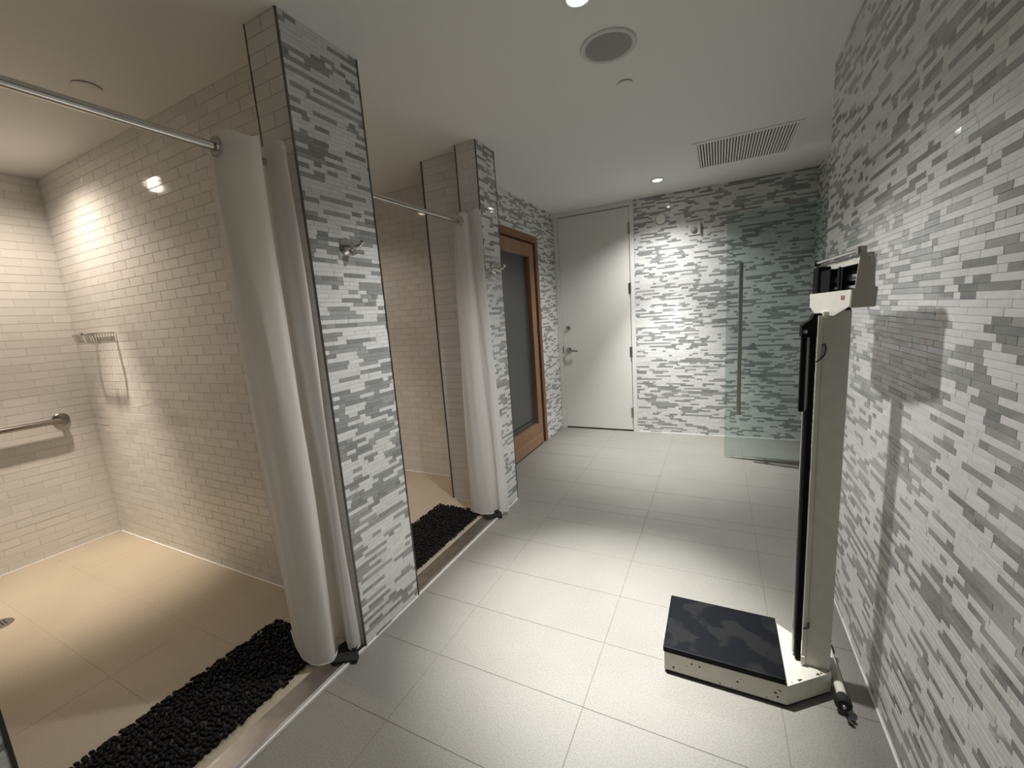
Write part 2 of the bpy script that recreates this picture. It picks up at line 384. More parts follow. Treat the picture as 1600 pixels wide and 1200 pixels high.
lay_tiles(wf, (XS, YS2+TT, 0), (1, 0, 0), (0, 0, 1), subway(0, -1.704-XS, 0, C, seed=34), TT, .0010, .013)
wn = struct('wall_shower_near', MB().box(XS, -1.41, -.4, -.28-TT, 0, C), M_SGROUT, 'near side wall of the first shower', 'wall')
lay_tiles(wn, (-1.41, -.28-TT, 0), (-1, 0, 0), (0, 0, 1), subway(0, -1.41-XS, 0, C, seed=35), TT, .0010, .013, keep=0, rest_name='brick_tiles')
struct('wall_rear', MB().box(-1.41, .95, -1.8, -1.6, 0, C), M_WHITE, 'plain wall behind the viewer', 'wall')

# thin metal corner profiles and caulk lines on the pillars
def trim(parent, x, y, z0=0, z1=C, s=.005):
    MB().box(x-s/2, x+s/2, y-s/2, y+s/2, z0, z1).build('corner_trim', M_TRIM, parent)
for p, x, y in ((pm, XL-.001, P1A+.001), (pm, -1.411, P1A+.002), (pm, XL-.001, P1B-.001), (pf, XL-.001, P2A+.001), (pf, -1.3915, P2A+.002), (pf, XL-.001, P2B-.001), (pf, -1.705, 2.310), (pn, XL-.001, YN-.001), (wr, XR+.002, YR-.002)):
    trim(p, x, y, s=.006 if p is not wr else .004)
def caulk(parent, x0, x1, y0, y1):
    MB().box(x0, x1, y0, y1, -.001, .005).build('caulk_line', M_CAULK, parent)
caulk(pm, XL-.001, XL+.004, P1A, P1B); caulk(pf, XL-.001, XL+.004, P2A, P2B); caulk(wr, XR-.004, XR+.002, -1.55, YR)
caulk(ws, XS-.001, XS+.006, -.27, YS2); caulk(wp, XS, -1.42, YS1-.006, YS1+.001); caulk(wf, XS, -1.705, YS2-.006, YS2+.001)
caulk(pf, -1.70, -1.395, 2.302, 2.308); caulk(wb, -.73, XG, YB-.004, YB+.001)

# ------------------------------------------------------------------ stainless sills at the shower openings
for (y0, y1, lab) in ((YN, P1A, 'stainless steel sill strip across the near shower opening'), (P1B, P2A, 'stainless steel sill strip across the far shower opening')):
    s = empty('sill_strip', ((XL-1.418)/2, (y0+y1)/2, 0), lab, 'sill', 'steel shower sills')
    part('steel_channel', MB().prism([(XL-.003, y0, -.003), (XL-.003, y0, .004), (XL-.016, y0, .009), (-1.345, y0, .0042), (-1.358, y0, .0040), (-1.358, y0, -.003)], (0, y1-y0, 0)), M_STEEL, s)
    part('edge_bead', MB().box(XL-.004, XL+.003, y0, y1, -.001, .0085), M_CAULK, s)
    part('stone_strip', MB().box(-1.417, -1.3585, y0, y1, -.003, .003), M_SFLOOR, s)

# ------------------------------------------------------------------ white door in the back wall
d1 = empty('door_1', (-1.144, YB, 0), 'white painted flush door in the back left corner', 'door', kind='structure')
fr = MB().box(XW+.002, -1.506, YB-.012, YB+.09, 0, C-.001).box(-.776, -.736, YB-.012, YB+.09, 0, C-.001).box(-1.506, -.776, YB-.012, YB+.09, 2.232, C-.001)
part('door_frame', fr, M_WHITE, d1)
part('door_leaf', MB().box(-1.503, -.779, YB+.002, YB+.045, .014, 2.226, .002), M_WHITE, d1)
part('door_gap', MB().box(-1.506, -.776, YB+.05, YB+.06, 0, 2.232), M_DARK, d1)
for z in (.20, .83, 1.46, 2.03):
    h = part('hinge', MB().cyl((-.7775, YB-.007, z-.055), (-.7775, YB-.007, z+.055), .0075).box(-.80, -.776, YB-.001, YB+.001, z-.05, z+.05), M_NICKEL, d1, True)
hd = part('door_handle', MB().lathe([(0, 0), (.032, 0), (.032, .006), (.024, .010), (.012, .012), (.012, .045), (0, .046)], (-1.442, YB+.002, .862), (0, -1, 0)).tube([(-1.442, YB-.04, .862), (-1.425, YB-.043, .861), (-1.38, YB-.043, .858), (-1.335, YB-.04, .856)], .009), M_NICKEL, d1, True)
part('deadbolt', MB().lathe([(0, 0), (.026, 0), (.026, .008), (.018, .014), (0, .015)], (-1.438, YB+.002, 1.10), (0, -1, 0)).box(-1.441, -1.435, YB-.022, YB-.01, 1.087, 1.113), M_NICKEL, d1, True)
part('strike_plate', MB().box(-1.507, -1.501, YB-.013, YB+.003, .835, .905), M_TRIM, d1)

# ------------------------------------------------------------------ wooden sauna door in the left wall
d2 = empty('door_2', (XW, 3.38, 0), 'wooden framed door with dark glass in the far left wall', 'door', kind='structure')
cs = MB().box(-1.70, XW+.006, SD1-.058, SD1-.001, 0, SDT-.001).box(-1.70, XW+.006, SD0+.001, SD0+.058, 0, SDT-.001).box(-1.70, XW+.006, SD0+.058, SD1-.058, SDT-.058, SDT-.001)
part('casing', cs, M_WOODR, d2)
y0, y1, zt = SD0+.072, SD1-.072, SDT-.072
for a, b in ((y0, y0+.10), (y1-.10, y1)): part('stile', MB().box(-1.645, XW-.012, a, b, .03, zt, .003), M_WOOD, d2)
part('top_rail', MB().box(-1.645, XW-.012, y0+.1, y1-.1, zt-.115, zt, .003), M_WOOD, d2)
part('bottom_rail', MB().box(-1.645, XW-.012, y0+.1, y1-.1, .03, .215, .003), M_WOOD, d2)
part('kick_board', MB().box(XW-.014, XW+.004, y0+.02, y1-.04, .012, .105, .002), M_WOOD, d2)
part('glass_pane', MB().box(-1.615, -1.605, y0+.1, y1-.1, .215, zt-.115), mat('dark_interior_pane', (.055, .058, .058), .28), d2)  # opaque grey stands in for the unlit interior and dull reflections
part('door_gap', MB().box(-1.72, -1.66, SD0+.03, SD1-.03, 0, SDT-.03), M_DARK, d2)
part('pane_line', MB().box(-1.606, -1.600, y0+.1, y1-.1, .262, .268), M_DARK, d2)  # dark strip standing in for the floor line seen in the glass
for z in (.22, 1.12): part('hinge', MB().cyl((XW-.004, SD1-.066, z-.05), (XW-.004, SD1-.066, z+.05), .006), M_TRIM, d2, True)

# ------------------------------------------------------------------ open frameless glass door by the back wall
GX0, GX1, GY, GZ = .052, .688, 3.69, 1.915
d3 = empty('door_3', (GX1, GY, 0), 'open frameless glass door with a tall steel pull bar', 'door', kind='structure')
part('glass_pane', MB().box(GX0, GX1, GY-.005, GY+.005, .012, GZ, .0008), M_GLASS, d3)
for s in (-1, 1):
    part('pull_bar', MB().cyl((.150, GY+s*.045, .375), (.150, GY+s*.045, 1.545), .0125), M_NICKEL, d3, True)
for z in (.55, 1.37): part('standoff', MB().cyl((.150, GY-.045, z), (.150, GY+.045, z), .008, seg=12), M_NICKEL, d3, True)
part('pivot_plate', MB().box(GX1-.11, GX1+.008, GY-.012, GY+.012, .004, .05, .002), M_NICKEL, d3)

# ------------------------------------------------------------------ downlights
def downlight(i, x, y, core, cang, spill, sang, colr, glow, lab):
    d = empty('downlight', (x, y, C), lab, 'downlight', 'recessed downlights')
    MB().lathe([(.033, 0), (.050, 0), (.052, -.003), (.046, -.006), (.036, -.005), (.033, .0)], (0, 0, 0), (0, 0, 1)).build('trim_ring', M_WHITE, d, True)
    e = mat('lamp_glow_%d' % i, (.9, .9, .9), .4, emit=(colr, glow))
    MB().lathe([(0, -.011), (.012, -.0105), (.024, -.008), (.033, -.002), (.033, 0.0)], (0, 0, 0), (0, 0, 1)).build('lens', e, d, True)
    for nm, W, ang in (('core_beam', core, cang), ('spill_beam', spill, sang)):
        l = bpy.data.lights.new(nm, 'SPOT'); l.energy = W; l.color = colr; l.spot_size = math.radians(ang); l.spot_blend = 1.0; l.shadow_soft_size = .03
        lo = bpy.data.objects.new(nm, l); COL.objects.link(lo); lo.parent = d; lo.location = (0, 0, -.045)
for i, a in enumerate(LIGHTS): downlight(i, *a)

# ------------------------------------------------------------------ ceiling speaker, cover plates, air grille
sp = empty('ceiling_speaker', (-.395, 1.812, C), 'round ceiling speaker with a grey grille', 'speaker')
MB().lathe([(.089, 0), (.108, 0), (.108, -.004), (.104, -.007), (.092, -.006), (.088, -.002)], (0, 0, 0), (0, 0, 1), 48).build('speaker_ring', mat('speaker_ring', (.60, .60, .58), .5), sp, True)
MB().lathe([(0, -.0045), (.05, -.004), (.088, -.002), (.0885, .0)], (0, 0, 0), (0, 0, 1), 48).build('grille', mat('speaker_grille', (.30, .295, .28), .7, noise=(700, (.36, .355, .34)), bump=(900, .4)), sp, True)
for (x, y, r, lab) in ((-.392, 2.125, .034, 'small white cover plate on the ceiling beyond the speaker'), (-2.24, .905, .045, 'small round cover plate on the shower ceiling')):
    cpl = empty('cover_plate', (x, y, C), lab, 'cover plate', 'ceiling cover plates')
    MB().lathe([(0, -.006), (r*.96, -.006), (r, -.005), (r, -.003), (r*.97, -.0025)], (0, 0, 0), (0, 0, 1), 36).build('plate', M_CEIL, cpl, True)
    MB().lathe([(r*.9, -.003), (r*.9, .0)], (0, 0, 0), (0, 0, 1), 36).build('collar', M_DARK, cpl, True)
vx0, vx1, vy0, vy1 = -.135, .415, 3.15, 3.675
v = empty('air_grille', ((vx0+vx1)/2, (vy0+vy1)/2, C), 'rectangular white air grille with slats in the ceiling', 'air grille')
f = .03
part('frame', MB().box(vx0-f, vx1+f, vy0-f, vy0, C-.005, C).box(vx0-f, vx1+f, vy1, vy1+f, C-.005, C).box(vx0-f, vx0, vy0, vy1, C-.005, C).box(vx1, vx1+f, vy0, vy1, C-.005, C), M_CEIL, v)
part('backing', MB().box(vx0, vx1, vy0, vy1, C-.0012, C-.0002), M_DARK, v)
ns = 32; st = (vx1-vx0)/ns; slat_me = None
for k in range(ns):
    x = vx0 + (k+.5)*st
    if slat_me is None:
        q = MB().prism([(-.0045, vy0, -.0015), (.0055, vy0, -.0045), (.0060, vy0, -.0038), (-.0040, vy0, -.0008)], (0, vy1-vy0, 0)).build('slat', M_CEIL, v); slat_me = q.data
    else:
        q = bpy.data.objects.new('slat', slat_me); COL.objects.link(q); q.parent = v
    q.location = Vector((x, 0, C)) - Vector(v.location)

# ------------------------------------------------------------------ shower rods and curtains
def crom(pts, n):
    out = []; P = [pts[0]] + list(pts) + [pts[-1]]; m = len(pts) - 1
    for i in range(n+1):
        t = i/n*m; k = min(int(t), m-1); u = t - k; a, b, c, d = P[k], P[k+1], P[k+2], P[k+3]
        out.append(tuple(.5*((2*b[j]) + (-a[j]+c[j])*u + (2*a[j]-5*b[j]+4*c[j]-d[j])*u*u + (-a[j]+3*b[j]-3*c[j]+d[j])*u**3) for j in range(2)))
    return out
def rod(y0, y1, lab, z=1.831, x=-1.357):
    r = empty('shower_rod', (x, (y0+y1)/2, z), lab, 'shower rod', 'shower curtain rods')
    part('tube', MB().cyl((x, y0, z), (x, y1, z), .0125, seg=24), M_CHROME, r, True)
    for y, s in ((y0, 1), (y1, -1)):
        part('flange', MB().lathe([(0, 0), (.034, 0), (.034, .006), (.026, .012), (.017, .014), (.017, .026), (.0126, .028)], (x, y, z), (0, s, 0)), M_CHROME, r, True)
rod(YN+.001, P1A-.001, 'chrome curtain rod across the near shower opening at upper left')
rod(P1B+.001, P2A-.001, 'chrome curtain rod across the far shower opening')
def curtain(top, bot, ztop, zbot, lab, ringpos, seed):
    rnd = random.Random(seed); n, nz = 90, 46; A, B = crom(top, n), crom(bot, n)
    x0 = sum(a[0] for a in A)/len(A); y0 = sum(a[1] for a in A)/len(A)
    c = empty('shower_curtain', (x0, y0, 0), lab, 'curtain', 'white shower curtains')
    verts, faces = [], []
    for j in range(nz+1):
        t = j/nz; s = t*t*(3-2*t)*.5 + t*.5
        for i in range(n+1):
            zt = ztop[0] + (ztop[1]-ztop[0])*i/n + .006*math.sin(i*.35); zb = zbot[0] + (zbot[1]-zbot[0])*i/n
            wob = .0035*math.sin(i*.21 + t*7 + seed) + .002*math.sin(i*.5 - t*11)
            verts.append((A[i][0]*(1-s) + B[i][0]*s + wob - x0, A[i][1]*(1-s) + B[i][1]*s + wob*.6 - y0, zt*(1-t) + zb*t))
    for j in range(nz):
        for i in range(n):
            a = j*(n+1)+i; faces.append((a, a+1, a+n+2, a+n+1))
    me = bpy.data.meshes.new('fabric'); me.from_pydata(verts, [], faces)
    o = link('fabric', me, M_CLOTH, c, True)
    hv, hf = [], []                                   # stitched hem along the bottom
    hem = [(B[i][0]-x0, B[i][1]-y0, (zbot[0] + (zbot[1]-zbot[0])*i/n) + .004) for i in range(0, n+1)]
    part('hem', MB().tube([(p[0]+x0, p[1]+y0, p[2]) for p in hem], .0022, 6), M_CLOTH, c, True)
    for (x, y, z) in ringpos:
        th = [(x+.026*math.cos(q*math.pi/12), y, z+.026*math.sin(q*math.pi/12)) for q in range(24)]
        part('ring', MB().tube(th, .004, 8, closed=True), mat('curtain_ring', (.42, .42, .41), .3), c, True)
    return c
curtain([(-1.412, .832), (-1.375, .826), (-1.335, .838), (-1.305, .872), (-1.288, .915), (-1.312, .938), (-1.368, .955), (-1.355, .978), (-1.295, .972), (-1.262, .990), (-1.290, 1.010)],
        [(-1.60, .945), (-1.50, .895), (-1.415, .866), (-1.345, .862), (-1.302, .900), (-1.330, .950), (-1.388, .985), (-1.345, 1.000), (-1.282, .972), (-1.260, .990), (-1.275, 1.010)],
        (1.872, 1.878), (.026, .02), 'white fabric curtain bunched against the near mosaic pillar', [(-1.357, .829, 1.831)], 1)
curtain([(-1.405, 2.155), (-1.37, 2.145), (-1.335, 2.15), (-1.315, 2.172), (-1.335, 2.19), (-1.325, 2.205), (-1.29, 2.20), (-1.262, 2.206), (-1.25, 2.218)],
        [(-1.455, 2.145), (-1.39, 2.125), (-1.325, 2.125), (-1.285, 2.15), (-1.30, 2.18), (-1.285, 2.20), (-1.245, 2.185), (-1.215, 2.19), (-1.205, 2.205)],
        (1.868, 1.90), (.022, .03), 'white fabric curtain bunched against the far mosaic pillar', [(-1.357, 2.149, 1.831)], 2)
# flat black blocks with a knob at the sill ends
for (y, lab) in ((P1A-.045, 'flat black block at the foot of the near curtain'), (P2A-.045, 'flat black block at the foot of the far curtain')):
    b = empty('sill_block', (XL-.03, y, .004), lab, 'rubber stop', 'black sill blocks')
    part('flat_block', MB().prism([(-1.35, y-.055, .006), (-1.31, y-.075, .006), (-1.255, y-.045, .006), (-1.225, y-.028, .006), (-1.238, y-.005, .006), (-1.262, y+.01, .006), (-1.262, y+.04, .006), (-1.345, y+.04, .006)], (0, 0, .012)), M_RUBBER, b)
    part('block_knob', MB().lathe([(0, .0), (.016, .0), (.014, .012), (.006, .016), (0, .017)], (-1.275, y+.01, .018), (0, 0, 1), 14), M_RUBBER, b, True)

# ------------------------------------------------------------------ black pebbly bath mats
def bath_mat(x0, x1, y0, y1, lab, seed):
    rnd = random.Random(seed); m = empty('bath_mat', ((x0+x1)/2, (y0+y1)/2, 0), lab, 'bath mat', 'black bath mats')
    part('backing', MB().box(x0+.012, x1-.012, y0+.012, y1-.012, .001, .007), M_RUBBER, m)
    ico = bmesh.new(); bmesh.ops.create_icosphere(ico, subdivisions=1, radius=1); ico.verts.ensure_lookup_table()
    bv = [vv.co.copy() for vv in ico.verts]; bf = [[q.index for q in ff.verts] for ff in ico.faces]; ico.free()
    verts, faces = [], []; pitch = .0150; nx = int((x1-x0)/pitch); ny = int((y1-y0)/pitch)
    for i in range(nx):
        for j in range(ny):
            cx = x0 + (i+.5)*(x1-x0)/nx + rnd.gauss(0, .003); cy = y0 + (j+.5)*(y1-y0)/ny + rnd.gauss(0, .0035)
            cz = .008 + rnd.uniform(0, .006); a = rnd.uniform(.008, .0125); b = rnd.uniform(.006, .010); h = rnd.uniform(.005, .009); an = rnd.uniform(0, 3.14)
            n = len(verts)
            for vv in bv:
                px, py = vv.x*a, vv.y*b
                verts.append((cx + px*math.cos(an) - py*math.sin(an) - m.location.x, cy + px*math.sin(an) + py*math.cos(an) - m.location.y, max(.002, cz + vv.z*h)))
            faces += [[n+q for q in ff] for ff in bf]
    me = bpy.data.meshes.new('pebble_pile'); me.from_pydata(verts, [], faces)
    o = link('pebble_pile', me, mat('mat_black', (.004, .0036, .0036), .6, spec=.22), m, True); o['kind'] = 'stuff'
bath_mat(-1.755, -1.395, .17, .985, 'black pebbly bath mat inside the near shower opening', 11)
bath_mat(-1.735, -1.385, 1.37, 2.185, 'black pebbly bath mat inside the far shower opening', 12)

# ------------------------------------------------------------------ robe hooks
for (y, z, lab) in ((1.185, 1.568, 'chrome robe hook on the near mosaic pillar'), (2.335, 1.566, 'chrome robe hook on the far mosaic pillar')):
    h = empty('robe_hook', (XL, y, z), lab, 'hook', 'chrome robe hooks')
    part('rosette', MB().lathe([(0, 0), (.032, 0), (.033, .004), (.028, .013), (.017, .019), (.012, .024), (0, .025)], (XL, y, z), (1, 0, 0)), M_CHROME, h, True)
    part('hook_arm', MB().tube([(XL+.018, y, z), (XL+.042, y+.004, z-.004), (XL+.058, y+.010, z), (XL+.066, y+.013, z+.008)], .0075), M_CHROME, h, True)
    part('knob', MB().lathe([(0, -.012), (.008, -.009), (.0125, 0), (.008, .009), (0, .012)], (XL+.068, y+.014, z+.012), (1, .3, .3), 18), M_CHROME, h, True)
    part('lower_peg', MB().tube([(XL+.014, y, z-.012), (XL+.03, y, z-.03), (XL+.042, y, z-.028)], .0065), M_CHROME, h, True)

# ------------------------------------------------------------------ grab bar, soap basket, drain
gx, gz = XS+.052, .828
g = empty('grab_bar', (XS, .6, gz), 'steel grab bar on the back wall of the near shower', 'grab bar')
part('bar', MB().tube([(XS+.004, 1.0, gz), (gx-.014, 1.0, gz), (gx-.004, .994, gz), (gx, .98, gz), (gx, .7, gz), (gx, .30, gz), (gx, .165, gz), (gx-.004, .151, gz), (gx-.014, .145, gz), (XS+.004, .145, gz)], .0165, 16), mat('grab_bar_steel', (.30, .28, .26), .24, 1.0), g, True)
for y in (1.0, .145): part('flange', MB().lathe([(0, 0), (.040, 0), (.040, .006), (.034, .012), (.0166, .014)], (XS+.001, y, gz), (1, 0, 0)), mat('grab_bar_steel', (.3, .28, .26), .24, 1.0), g, True)
bx0, bx1, by0, by1, bz0, bz1 = -3.395, -3.125, 1.045, YS1-.003, 1.287, 1.336
bk = empty('soap_basket', ((bx0+bx1)/2, YS1, bz0), 'chrome wire soap basket in the corner of the near shower', 'soap basket')
def loop(z, ins=0): return [(bx0+ins, by1, z), (bx0+ins, by0+.03+ins, z), (bx0+.03+ins, by0+ins, z), (bx1-.03-ins, by0+ins, z), (bx1-ins, by0+.03+ins, z), (bx1-ins, by1, z)]
part('top_rim', MB().tube(loop(bz1), .004, 8), M_CHROME, bk, True)
part('bottom_rim', MB().tube(loop(bz0, .01), .0035, 8), M_CHROME, bk, True)
top_l, bot_l = loop(bz1), loop(bz0, .01)
def along(L, t):
    ds = [(Vector(b)-Vector(a)).length for a, b in zip(L, L[1:])]; T = t*sum(ds)
    for k, d in enumerate(ds):
        if T <= d: return Vector(L[k]).lerp(Vector(L[k+1]), T/d)
        T -= d
    return Vector(L[-1])
for k in range(35):
    t = (k+.5)/35
    if .50 < t < .60: continue
    part('wire', MB().cyl(along(top_l, t), along(bot_l, t), .0016, seg=5), M_CHROME, bk)
for k in range(9):
    x = bx0+.02 + k*(bx1-bx0-.04)/8; part('floor_wire', MB().cyl((x, by0+.012, bz0), (x, by1, bz0), .0018, seg=5), M_CHROME, bk)
part('clip', MB().box(-3.262, -3.222, by0-.008, by0+.006, bz1-.006, bz1+.008, .002), M_CHROME, bk)
part('wall_plate', MB().box(bx0+.02, bx1-.02, YS1-.006, YS1-.001, bz0+.01, bz0+.03), M_CHROME, bk)
dr = empty('floor_drain', (-3.03, .45, 0), 'round metal floor drain at the left edge of the near shower', 'drain')
MB().lathe([(0, .003), (.045, .003), (.052, .004), (.056, .0)], (0, 0, 0), (0, 0, 1), 32).build('drain_cover', M_NICKEL, dr, True)
for k in range(6):
    MB().box(-.03, .03, -.030+k*.011, -.026+k*.011, .0031, .0036).build('slot', M_DARK, dr)

# ------------------------------------------------------------------ fittings on the back wall
al = empty('alarm_disc', (-.49, YB, 2.062), 'round white disc fixed high on the back wall', 'alarm')
MB().lathe([(0, .034), (.030, .032), (.043, .026), (.047, .016), (.047, .0), (0, 0)], (0, 0, 0), (0, -1, 0), 36).build('cover', M_WHITE, al, True)
MB().lathe([(.049, 0), (.052, 0), (.052, .006), (.049, .008)], (0, 0, 0), (0, -1, 0), 36).build('base_ring', mat('alarm_ring', (.5, .5, .48), .5), al, True)
so = empty('wall_sounder', (-.20, YB, 1.925), 'small grey strobe on a square clear plate on the back wall', 'strobe')
MB().box(-.055, .05, -.012, -.003, -.048, .048, .003).build('plate', mat('sounder_plate', (.60, .60, .58), .4), so)
MB().box(.046, .051, -.03, -.002, -.05, .05).build('side_fin', mat('sounder_fin', (.22, .22, .21), .4), so)
MB().lathe([(0, .030), (.016, .026), (.026, .014), (.029, 0)], (-.008, -.012, -.002), (0, -1, 0), 24).build('dome', mat('sounder_dome', (.30, .30, .29), .3), so, True)

# ------------------------------------------------------------------ physician beam scale
M_CREAM = mat('cream_enamel', (.60, .585, .51), .35, noise=(26, (.64, .625, .555)))
M_CREAMD = mat('cream_enamel_dark', (.44, .425, .37), .4)  # darker cream for the end plates, trough and axle bracket
def stain_material():
    m = bpy.data.materials.new('platform_rubber'); m.use_nodes = True; nt = m.node_tree; b = nt.nodes['Principled BSDF']
    tc = nt.nodes.new('ShaderNodeTexCoord'); n = nt.nodes.new('ShaderNodeTexNoise'); n.inputs['Scale'].default_value = 11; n.inputs['Detail'].default_value = 5; n.inputs['Distortion'].default_value = .4
    nt.links.new(tc.outputs['Object'], n.inputs['Vector'])
    rp = nt.nodes.new('ShaderNodeValToRGB'); e = rp.color_ramp.elements
    e[0].position = .52; e[0].color = (.0022, .0026, .0042, 1); e[1].position = .57; e[1].color = (.0085, .0088, .0095, 1)
    nt.links.new(n.outputs['Fac'], rp.inputs['Fac']); nt.links.new(rp.outputs['Color'], b.inputs['Base Color'])
    b.inputs['Roughness'].default_value = .55; b.inputs['Specular IOR Level'].default_value = .12
    return m
M_RUST = mat('rust', (.13, .05, .02), .9, noise=(160, (.06, .03, .015)))
M_POISE = mat('matt_black', (.004, .004, .005), .75, spec=.15)
M_SILVER = mat('scale_silver', (.55, .54, .52), .25, 1.0)
sc = empty('beam_scale', (.02, 1.488, 0), 'cream physician beam scale with black platform standing by the right wall', 'scale')
px0, px1, py0, py1 = -.158, .205, 1.346, 1.630
base = [(px0, py0), (px1, py0), (.335, 1.452), (.335, 1.524), (px1, py1), (px0, py1)]
part('base', MB().prism([(a, b, .010) for a, b in base], (0, 0, .068)), M_CREAM, sc)
part('base_skirt', MB().prism([(a*.99+.001, b*.996+.006, .004) for a, b in base], (0, 0, .006)), M_BLACK, sc)
cov = MB().box(px0-.004, px1-.006, py0-.002, py1+.002, .0785, .099, .004)
m_pl = stain_material()
part('platform', cov, m_pl, sc)
for (a, b) in ((px0+.03, py0+.03), (px0+.03, py1-.03), (px1-.03, py0+.03), (px1-.03, py1-.03)): part('foot', MB().cyl((a, b, 0), (a, b, .012), .014, seg=14), M_RUBBER, sc)
# rust flecks along the enamel edge
rr = random.Random(5)
for k in range(14):
    t = rr.random(); x = px0 + .02 + t*.33; z = .014 + rr.random()**2*.05; s = rr.uniform(.0015, .0045)
    part('rust_fleck', MB().lathe([(0, .0006), (s*.7, .0005), (s, 0)], (x, py0, z), (0, -1, 0), 7), M_RUST, sc)
for k in range(10):
    t = rr.random(); a = Vector((px1, py0, .0785)); b = Vector((.335, 1.452, .0785)); p = a.lerp(b, t) + Vector((-.006, .004, 0)); s = rr.uniform(.002, .0055)
    part('rust_fleck', MB().lathe([(0, .0006), (s*.7, .0005), (s, 0)], p, (0, 0, 1), 7), M_RUST, sc)
# column
part('column', MB().box(.266, .331, 1.456, 1.520, .078, 1.222, .003), M_CREAM, sc, False)
part('column_flange', MB().box(.255, .2655, 1.452, 1.462, .085, 1.21), M_CREAM, sc)
part('rod_channel', MB().box(.239, .2545, 1.466, 1.500, .082, 1.20, .002), M_POISE, sc)
part('channel_edge', MB().box(.2325, .2385, 1.486, 1.498, .09, 1.17), M_SILVER, sc)
part('cap_block', MB().prism([(.218, 1.462, 1.150), (.264, 1.462, 1.150), (.264, 1.462, 1.216), (.247, 1.462, 1.216), (.240, 1.462, 1.200), (.218, 1.462, 1.184)], (0, .04, 0)), M_POISE, sc)
part('cap_screw', MB().lathe([(0, .003), (.006, .002), (.006, 0)], (.226, 1.462, 1.166), (0, -1, 0), 12), M_NICKEL, sc)
part('head_arm', MB().box(.219, .2325, 1.468, 1.486, .925, 1.152, .003), M_POISE, sc)
teeth = MB().box(.2335, .2375, 1.470, 1.480, .93, 1.15)
for k in range(44): teeth.box(.2360, .2392, 1.4675, 1.470, .935+k*.0048, .9372+k*.0048)
part('measuring_strip', teeth, M_SILVER, sc)
part('wire_hook', MB().tube([(.268, 1.454, 1.128), (.272, 1.448, 1.130), (.274, 1.446, 1.118), (.272, 1.448, 1.100), (.262, 1.450, 1.086), (.254, 1.455, 1.078)], .0025, 7), M_BLACK, sc, True)
part('wire_hook', MB().tube([(.266, 1.452, .232), (.268, 1.448, .240), (.267, 1.447, .222), (.256, 1.452, .212)], .003, 7), M_BLACK, sc, True)
part('foot_clip', MB().box(.252, .262, 1.447, 1.452, .086, .112), M_CREAM, sc)
# axle with wheels
ax, az = .353, .047
part('axle', MB().cyl((ax, 1.405, az), (ax, 1.60, az), .0135, seg=18), M_CREAM, sc, True)
part('axle_bracket', MB().box(.330, .352, 1.462, 1.514, .02, .085, .002), M_CREAMD, sc)
for y, s in ((1.405, -1), (1.60, 1)):
    wlz = part('wheel', MB().lathe([(0, 0), (.019, 0), (.0225, .004), (.0225, .022), (.018, .026), (.007, .026), (.007, .030), (0, .031)], (ax, y, az-.012), (0, s, 0), 24), M_RUBBER, sc, True)
    part('wheel_cap', MB().lathe([(0, .0345), (.005, .034), (.006, .030)], (ax, y, az-.012), (0, s, 0), 14), M_SILVER, sc, True)
part('wheel_shadow', MB().tube([(ax+.006, 1.382, .008), (ax+.014, 1.366, .008), (ax+.010, 1.352, .008), (ax+.018, 1.348, .008)], .006, 8).tube([(ax+.012, 1.366, .008), (ax+.026, 1.362, .008)], .006, 8), M_RUBBER, sc, True)  # black lobes modelling the shadow of the wheel bracket on the floor
# head: trough, end plates, back plate with window, beam, poises, top bar
hx0, hx1, hy0, hy1 = .250, .2935, 1.108, 1.572
HN, HF = Vector((.289, 1.292)), Vector((.267, 1.672)); HD = (HF-HN).normalized(); HP = Vector((HD.y, -HD.x)); HL = (HF-HN).length
def hpart(name, mb, m, root, smooth=False):
    """head parts are laid out on a plain frame and set onto the slightly turned head"""
    for vv in mb.bm.verts:
        t = (vv.co.y-hy0)/(hy1-hy0); a = t*HL*(1.12 - .12*t); q = HN + HD*a + HP*(vv.co.x-hx0)*1.12
        vv.co = Vector((q.x, q.y, 1.27 + (vv.co.z-1.27)*1.11))
    return part(name, mb, m, root, smooth)
hpart('front_plate', MB().prism([(hx0, hy0, 1.276), (hx0, hy1, 1.272), (hx0, hy1-.004, 1.236), (hx0, hy1-.07, 1.222), (hx0, 1.44, 1.214), (hx0, 1.25, 1.216), (hx0, hy0+.008, 1.240)], (.003, 0, 0)), M_CREAM, sc)
hpart('trough', MB().prism([(hx0+.0035, hy0+.002, 1.236), (hx1, hy0+.002, 1.236), (hx1, hy0+.002, 1.240), (hx0+.0035, hy0+.002, 1.240)], (0, hy1-hy0-.004, 0)), M_CREAMD, sc)
part('neck', MB().box(.288, .329, 1.458, 1.518, 1.218, 1.236, .002), M_POISE, sc)
def end_plate(y, t):
    return MB().prism([(hx0, y, 1.236), (hx1, y, 1.236), (hx1+.002, y, 1.278), (hx1-.003, y, 1.279), (hx1-.008, y, 1.352), (.262, y, 1.352), (.2555, y, 1.277), (hx0+.001, y, 1.276)], (0, t, 0))
ep =  hpart('end_plate', end_plate(hy0-.002, .003), M_CREAMD, sc)
ep2 =  hpart('end_plate', end_plate(hy1-.004, .003), M_CREAMD, sc)
hpart('end_slot', MB().box(.2735, .2825, hy0-.0030, hy0-.0018, 1.344, 1.349).box(.2795, .2825, hy0-.0030, hy0-.0018, 1.330, 1.344), M_CREAM, sc)
bpz0, bpz1 = 1.240, 1.348
bk2 = MB().box(.288, .2905, hy0+.003, hy0+.05, bpz0, bpz1).box(.288, .2905, hy1-.06, hy1-.005, bpz0, bpz1).box(.288, .2905, hy0+.05, hy1-.06, 1.331, bpz1).box(.288, .2905, hy0+.05, hy1-.06, bpz0, 1.262)
hpart('back_plate', bk2, M_CREAM, sc)
